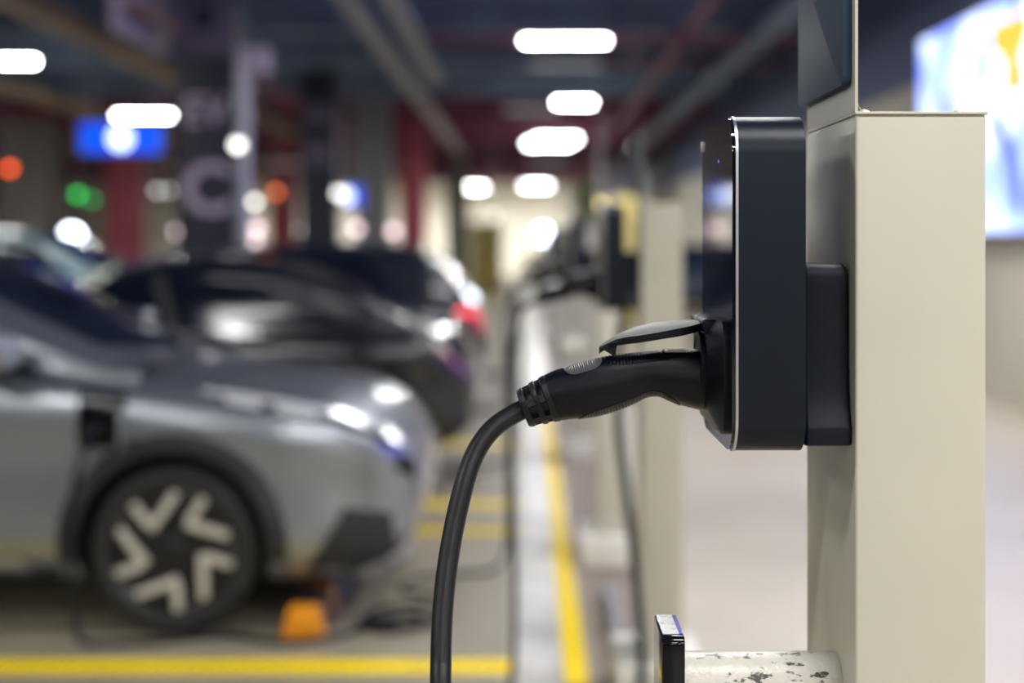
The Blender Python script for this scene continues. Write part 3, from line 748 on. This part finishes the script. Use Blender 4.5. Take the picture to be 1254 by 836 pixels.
# cable plugged into silver car
t = thing('car_side_cable', 'dark cable plugged into the silver car charge port and lying on the floor', 'charging cable', (-1.72, 5.46, 0))
bm = nb(); pts = catmull([(-1.715, 5.69, .835), (-1.72, 5.65, .83), (-1.735, 5.60, .77)], 6)
def rel(o_, ps): return [Vector(p)-Vector(o_.location) for p in ps]
link('plug', tube(nb(), rel(t, pts), [.03]*5+[.026]*(len(pts)-5), 16), M['plastic'], t, True)
cp = catmull([(-1.735, 5.60, .77), (-1.77, 5.58, .66), (-1.79, 5.58, .4), (-1.77, 5.57, .12), (-1.72, 5.55, .02), (-1.5, 5.58, .016), (-1.2, 5.66, .016), (-.95, 5.58, .016), (-.75, 5.66, .016), (-.62, 5.85, .016), (-.50, 5.98, .016), (-.42, 5.88, .016), (-.52, 5.74, .016), (-.68, 5.80, .02), (-.62, 6.00, .03), (-.46, 6.08, .03), (-.36, 5.96, .028), (-.40, 5.80, .028), (-.55, 5.76, .03), (-.66, 5.86, .03)], 8)
link('cable', tube(nb(), rel(t, cp), .014, 12), M['rubber'], t, True)

# wheel stop
t = thing('wheel_stop', 'low dark rubber wheel stop with orange end in front of the silver car wheel', 'wheel stop', (-.90, 6.5, 0))
prof = [(-.085, 0), (.085, 0), (.06, .11), (-.05, .11)]
link('rubber_block', prism(nb(), prof, 'y', -.72, .95, .01, 2), M['darkblue'], t, True)
o = link('end_reflector', prism(nb(), [(-.088, 0), (.088, 0), (.062, .113), (-.052, .113)], 'y', -.82, -.72, .008, 2), M['orange'], t, True); o['label'] = 'orange end block'
link('stripe_reflector', prism(nb(), [(-.088, 0), (.088, 0), (.062, .113), (-.052, .113)], 'y', -.45, -.36, .004, 2), M['orange'], t, True)

# ------------------------------------------------------------------ columns, signs
def column(name, px, w, Y, m, label, z1=5.4, cat='column'):
    x = (px-CX)*Y/FPX
    t = bxo(name, (x-w/2, x+w/2, Y, Y+w, 0, z1), m, None, .02); tag(t, label, cat); return t
def text_obj(name, body, size, loc, m, parent, depth=.02):
    cu = bpy.data.curves.new(name, 'FONT'); cu.body = body; cu.size = size; cu.extrude = depth; cu.align_x = 'CENTER'; cu.align_y = 'CENTER'; cu.offset = .02*size
    tmp = bpy.data.objects.new('tmp', cu); COL.objects.link(tmp); bpy.context.view_layer.update()
    me = bpy.data.meshes.new_from_object(tmp.evaluated_get(bpy.context.evaluated_depsgraph_get()))
    bpy.data.objects.remove(tmp); me.materials.clear(); me.materials.append(m)
    o = bpy.data.objects.new(name, me); COL.objects.link(o); o.parent = parent; o.location = loc; o.rotation_euler = (PI/2, 0, 0)
    return o
Yc = 16.0
t = thing('lettered_column', 'dark navy square column carrying big pale letters E V and C', 'column', (P(252, 300, Yc).x, Yc, 0))
bxo('shaft', (-.33, .33, 0, .66, 0, 5.4), M['dark_sheet'], t, .02)
o = bxo('square_panel', (-.34, .30, -.03, -.002, 3.70, 4.50), M['lilac_panel'], t, .01)
bxo('panel_centre', (-.13, .10, -.04, -.031, 4.0, 4.25), M['dark_sheet'], o)
text_obj('letters', 'EV', .46, (0, -.03, CZ+163*Yc/FPX), M['lilac'], t)
text_obj('letter', 'C', .80, (.02, -.03, CZ+66*Yc/FPX), M['lilac'], t)
t = thing('steel_pole', 'slim pale grey steel pole beside the lettered navy column', 'pole', (P(298, 300, 15.2).x, 15.2, 0))
link('shaft', lathe(nb(), [(.075, 0), (.075, 3.55)], 'z', (0, 0, 0), 20), M['pipe'], t, True)
link('head_box', box(nb(), -.02, .28, -.1, .1, 3.40, 3.68, .02), M['lilac'], t, True)
t = thing('dark_column', 'farther dark column with two faint pinkish signs', 'column', (P(390, 300, 28).x, 28, 0))
bxo('shaft', (-.36, .36, 0, .7, 0, 5.4), M['dark_sheet'], t, .02)
bxo('sign', (-.25, .28, -.03, -.003, 3.95, 4.35), M['lilac_panel'], t, .01)
bxo('sign', (-.25, .28, -.03, -.003, 3.15, 3.60), M['lilac_panel'], t, .01)
column('red_column', 505, .72, 40, M['redcol'], 'red square column standing beyond the dark suv')
column('red_column', 150, .95, 38, M['redcol'], 'red square column beneath the wide blue sign')
column('red_column', 345, .8, 44, M['redcol'], 'red square column partly hidden right of the pale steel pole')
column('grey_column', 455, .8, 34, M['greycol'], 'grey concrete column left of the red column past the dark suv')
column('cream_column', 28, 1.3, 38, M['creamcol'], 'wide cream column at the far left')
column('cream_column', 560, .9, 60, M['creamcol'], 'distant cream column right of the red column past the dark suv')
column('yellow_column', 772, .66, 30, M['yellowcol'], 'yellow column behind the second nearest wallbox charger', 2.6)
column('yellow_block', 595, 1.2, 52, M['yellowcol'], 'low yellow barrier block beyond the dark suv', 2.4, 'block')
column('green_column', 716, .9, 52, M['greencol'], 'pale green column left of the yellow column', 3.9)

def sign(px, py, Y, w, h, label, lampr, lx):
    c = P(px, py, Y)
    t = thing('hanging_sign', label, 'sign', c)
    bxo('frame', (-w/2-.02, w/2+.02, .0, .12, -h/2-.02, h/2+.02), M['housing'], t, .01)
    bxo('face', (-w/2, w/2, -.012, 0, -h/2, h/2), M['l_blue'], t)
    bm = lathe(nb(), [(lampr, -.013), (lampr, -.03), (lampr*.9, -.034)], 'y', (lx, 0, 0), 32)
    o = link('round_emblem', bm, M['l_disc'], t); o['label'] = 'white lit disc'
    for s in (-1, 1): link('hanger_rod', tube(nb(), [(s*w*.35, .06, h/2+.02), (s*w*.35, .06, 5.4-c.z)], .012, 8), M['housing'], t)
sign(148, 169, 20.5, 1.16, .42, 'wide lit blue sign with white disc hanging above the cars at left', .16, 0)
sign(434, 240, 30, .30, .38, 'small lit blue sign with white disc left of the red column', .13, -.17)

# wall screen
Y0, Y1, Z0, Z1 = 5.0, 16.45, 1.70, 3.92
t = thing('wall_screen', 'large bright blue and white lit screen on the right wall', 'screen', (4.7, (Y0+Y1)/2, Z0))
hy = (Y1-Y0)/2
bxo('casing', (-.14, -.005, -hy-.02, hy+.02, -.02, Z1-Z0+.02), M['gloss_black'], t, .01)
s = bxo('picture', (-.146, -.1405, -hy, hy, 0, Z1-Z0), M['screen'], t)
def YZ(px, py):  # point of wall plane seen at a pixel -> local y,z
    Y = 4.55*FPX/(px-CX); return (Y-(Y0+Y1)/2, CZ-(py-CY)*Y/FPX-Z0)
def scr(name, pts, m, d):
    link(name, prism(nb(), [YZ(*p) for p in pts], 'x', -.146-d, -.1462), m, s)
link('added_blue_panel', box(nb(), -.1475, -.1462, -hy, -.2, .0, Z1-Z0), M['screen_blue'], s)  # unseen near part, added as the source of the blue reflections
scr('orange_shape', [(1212, 40), (1220, 28), (1236, 24), (1256, 14), (1262, 30), (1256, 52), (1250, 70), (1256, 96), (1250, 112), (1238, 116), (1228, 106), (1230, 78), (1222, 66), (1213, 60)], M['screen_orange'], .0014)
scr('blue_streak', [(1214, 128), (1226, 140), (1236, 170), (1240, 196), (1226, 186), (1214, 160)], M['screen_blue'], .0014)
# ceiling frames and cable trays
def tray(X, z, y0, y1, w, label):
    t = thing('cable_tray', label, 'cable tray', (X, (y0+y1)/2, z))
    h = (y1-y0)/2
    bxo('base', (-w/2, w/2, -h, h, 0, .012), M['tray'], t); bxo('side_rail', (-w/2, -w/2+.012, -h, h, .012, .09), M['tray'], t); bxo('side_rail', (w/2-.012, w/2, -h, h, .012, .09), M['tray'], t)
    for k in range(3):
        yy = -h+.3+(2*h-.6)*k/2
        link('hanger_rod', tube(nb(), [(0, yy, .012), (0, yy, 5.4-z)], .012, 8), M['tray'], t)
tray(-2.12, 4.42, 9, 47, .26, 'long grey cable tray under the ceiling, left of the two')
tray(-1.62, 4.46, 9, 25.5, .22, 'shorter grey cable tray under the ceiling, right of the two')
t = thing('hollow_duct_frame', 'pale hollow rectangular metal frame hanging at upper left', 'frame', (-4.4, 15.0, 3.85))
for nm_, d in (('lower_bar', (0, .10, 0, 2.0, 0, .17)), ('end_bar', (0, .10, -.02, .17, .17, .75)), ('upper_bar', (0, .10, .17, 2.0, .42, .75)), ('far_bar', (0, .10, 1.85, 2.0, .17, .42))):
    bxo(nm_, d, M['lilac'], t, .01)
for yy in (.3, 1.7): link('hanger_rod', tube(nb(), [(.05, yy, .75), (.05, yy, 1.55)], .012, 8), M['tray'], t)
for k, (x, z, y0, y1, r, m, lab) in enumerate([(-5.2, 4.75, 12, 60, .06, 'redcol', 'red sprinkler pipe running back under the ceiling, left of the cable trays'), (2.4, 4.75, 8, 70, .07, 'redbeam', 'maroon sprinkler pipe running back under the ceiling above the posts'),
                                    (3.4, 4.6, 10, 60, .15, 'beam', 'thick dark duct running back under the ceiling beside the right wall')]):
    tag(link('ceiling_pipe', tube(nb(), [(x, y0, z), (x, y1, z)], r, 14), M[m], None, True), lab, 'pipe')
for k, (px, py, Y, lab) in enumerate([(792, 48, 21, 'purple red crosswise pipe high at the right, nearest'), (860, 78, 26, 'purple red crosswise pipe high at the right, farther')]):
    c = P(px, py, Y); tag(link('ceiling_pipe', tube(nb(), [(c.x-3.2 if k == 0 else c.x-3.0, Y, c.z), (4.65, Y, c.z)], .06, 14), M['redbeam'], None, True), lab, 'pipe')

# ------------------------------------------------------------------ lamps
def fixture(x, y, z, lit, label, Lh=.6, group=None):
    t = thing('ceiling_light', label, 'ceiling light', (x, y, z), group=group)
    bxo('housing', (-Lh-.03, Lh+.03, -.06, .06, .045, .085), M['housing'], t, .008)
    bm = tube(nb(), [(-Lh, 0, .02), (Lh, 0, .02)], .022, 16)
    link('tube', bm, M['tube'] if lit else M['tube_off'], t, True)
    for s in (-1, 1): link('hanger_rod', tube(nb(), [(s*Lh*.8, 0, .085), (s*Lh*.8, 0, 5.4-z)], .006, 6), M['housing'], t)
    return t
FX = [(692, 52, 20.9, 1, 'long bright ceiling light at top centre, nearest and largest'), (703, 127, 29, 1, 'bright short looking ceiling light below the largest one'),
      (672, 177, 38.5, 1, 'bright ceiling light third down the centre row'), (682, 171, 41.5, 1, 'bright ceiling light merging with the third of the centre row'), (657, 228, 68, 1, 'bright ceiling light lowest of the centre row'),
      (578, 230, 68, 1, 'bright ceiling light left of the lowest centre one'), (176, 143, 31.5, 1, 'bright ceiling light over the wide blue sign'), (-4, 77, 22.3, 1, 'bright ceiling light cut by the left frame edge'),
      (692, 82, 24.5, 0, 'unlit dim ceiling light just under the largest bright one'), (652, 136, 31.5, 0, 'unlit dim ceiling light in the centre row, left of a bright one'), (672, 199, 46, 0, 'unlit dim ceiling light under the merged pair'),
      (350, 202, 44, 0, 'dim ceiling light right of the steel pole')]
for px, py, Y, lit, lab in FX:
    c = P(px, py, Y); fixture(c.x, Y, c.z, lit, lab, .36 if px == 703 else .6)

# area lamps inside the fixtures that light the near part of the garage
def area(x, y, z, sx, sy, e, col=(1, .99, .965), rot=(0, 0, 0)):
    ld = bpy.data.lights.new('tube_light', 'AREA'); ld.shape = 'RECTANGLE'; ld.size = sx; ld.size_y = sy; ld.energy = e; ld.color = col
    o = bpy.data.objects.new('tube_light', ld); COL.objects.link(o); o.location = (x, y, z); o.rotation_euler = rot; return o
for y in (-9, -4.5, 0.2, 5.2, 10.5):
    for x in (-8.4, -3.6, .6, 3.2):
        if y > 5 and x == -3.6: continue
        fixture(x if not (x == .6 and y < 8) else 1.15, y, 4.42, 0, 'added ceiling light fixture out of frame, for the lettered column and teal car', group='ceiling lights above and behind the camera')
        area(x if not (x == .6 and y < 8) else 1.15, y, 4.395, 1.2, .3, 80 if y < 8 else 60)
fixture(-6.2, 12.5, 4.42, 0, 'added ceiling light fixture out of frame, for the lettered column and teal car', group='ceiling lights above and behind the camera'); area(-6.2, 12.5, 4.395, 1.2, .2, 70)  # added lamp, brightens the lettered column, hanging frame and teal car
for y in (13.5,):
    fixture(3.2, y, 4.42, 0, 'added ceiling light fixture out of frame, for the lettered column and teal car', group='ceiling lights above and behind the camera'); area(3.2, y, 4.395, 1.2, .2, 90)  # added lamp, brightens the right wall below the screen
for px, py, Y, lit, lab in FX:
    if lit:
        c = P(px, py, Y); area(c.x, Y, c.z-.03, 1.2, .06, 110)
for i, (x, y) in enumerate([(-16, 26), (-16, 40), (-14, 56), (3.6, 60), (-5, 80), (1.5, 80), (-12, 80)]):
    fixture(x, y, 4.62, 0, 'added distant ceiling light fixture hidden behind the beams', group='added distant ceiling lights behind the beams')
    area(x, y, 4.59, 1.2, .2, 170 if y < 70 else 1000)  # added hidden lamps that brighten the far end and back wall
def dot(px, py, Y, r, mk, label, kind='pendant'):
    c = P(px, py, Y)
    if kind == 'pendant':
        t = thing('indicator_lamp', label, 'lamp', c)
        link('lens', lathe(nb(), [(.2*r, -r), (.8*r, -.62*r), (r, 0), (.8*r, .62*r)], 'z', (0, 0, 0), 20), M[mk], t, True)
        link('cap', lathe(nb(), [(.85*r, .62*r), (.7*r, 1.3*r), (.1*r, 1.5*r)], 'z', (0, 0, 0), 20), M['housing'], t, True)
        link('hanger_rod', tube(nb(), [(0, 0, 1.4*r), (0, 0, 5.4-c.z)], .008, 6), M['housing'], t)
    else:
        t = thing('added_globe', label, 'lamp', (c.x, c.y, 0))  # globe on a stem, made up to carry a blurred bright spot
        link('globe', lathe(nb(), [(.25*r, -.97*r), (.7*r, -.7*r), (r, 0), (.7*r, .7*r), (.25*r, .97*r)], 'z', (0, 0, c.z), 20), M[mk], t, True)
        link('stem', tube(nb(), [(0, 0, 0), (0, 0, c.z-.9*r)], .03, 10), M['housing'], t)
        link('foot', lathe(nb(), [(.16, 0), (.15, .03), (.03, .05)], 'z', (0, 0, 0), 20), M['housing'], t, True)
dot(12, 206, 26, .07, 'l_orange', 'orange indicator lamp at far left below the cut ceiling light')
dot(95, 238, 26, .07, 'l_green', 'bright green indicator lamp left of the pair')
dot(113, 244, 27, .065, 'l_green2', 'dim green indicator lamp right of the bright green one')
dot(338, 235, 26, .07, 'l_orange2', 'dim orange indicator lamp right of the steel pole')
dot(291, 177, 14.6, .055, 'l_white', 'white lamp in front of the steel pole, upper')
dot(312, 247, 22, .06, 'l_white', 'white lamp in front of the steel pole, lower')
dot(193, 233, 26, .06, 'l_dim', 'dim white lamp right of the red column under the blue sign')
dot(207, 233, 27, .05, 'l_dim', 'dim white lamp nearest the letter C')
dot(605, 264, 40, .09, 'l_dim', 'dim white lamp in the centre above the yellow block')
dot(735, 250, 30, .08, 'l_yel', 'yellowish lamp beside the yellow column')
dot(778, 180, 20, .045, 'l_dim', 'faint lamp above the second nearest post')
dot(88, 290, 24, .17, 'l_cold', 'very bright white blurred spot above the silver car roof, as an added globe', 'globe')
dot(217, 284, 26, .07, 'l_pink', 'pale blurred spot above the pale teal car, as an added globe', 'globe')
dot(315, 280, 26, .09, 'l_pink', 'pale pinkish blurred spot at the foot of the steel pole, as an added globe', 'globe')
dot(313, 294, 22, .06, 'l_pink', 'second pale blurred spot just under the one at the steel pole, as an added globe', 'globe')
dot(437, 280, 30, .09, 'l_pink', 'pinkish blurred spot above the dark suv, left of a pair of added globes', 'globe')
dot(482, 283, 30, .10, 'l_pink', 'pinkish blurred spot above the dark suv, right of a pair of added globes', 'globe')
dot(367, 282, 30, .05, 'l_dim', 'faint blurred spot between the steel pole and the pinkish pair, as an added globe', 'globe')
dot(665, 287, 30, .16, 'l_cold', 'large very bright blue white blurred spot above the cable plug, as an added globe', 'globe')
dot(415, 236, 26, .07, 'l_white', 'white lamp just left of the small blue sign')

# ------------------------------------------------------------------ world, camera
wd = bpy.data.worlds.new('World'); SC.world = wd; wd.use_nodes = True
wd.node_tree.nodes['Background'].inputs['Color'].default_value = (.5, .6, .8, 1)
wd.node_tree.nodes['Background'].inputs['Strength'].default_value = .05

cd = bpy.data.cameras.new('camera'); cam = bpy.data.objects.new('camera', cd); COL.objects.link(cam)
cam.location = (0, 0, CZ); cam.rotation_euler = (PI/2, 0, 0)
cd.lens = 50; cd.sensor_width = 36; cd.sensor_fit = 'HORIZONTAL'
cd.shift_x = -(CX-627)/1254; cd.shift_y = -(418-CY)/1254
cd.clip_start = .05; cd.clip_end = 300
cd.dof.use_dof = True; cd.dof.focus_distance = 1.60; cd.dof.aperture_fstop = 1.75
SC.camera = cam
SC.view_settings.view_transform = 'Standard'; SC.view_settings.look = 'None'
SC.view_settings.exposure = 0.30; SC.view_settings.gamma = 1; SC.view_settings.use_curve_mapping = False
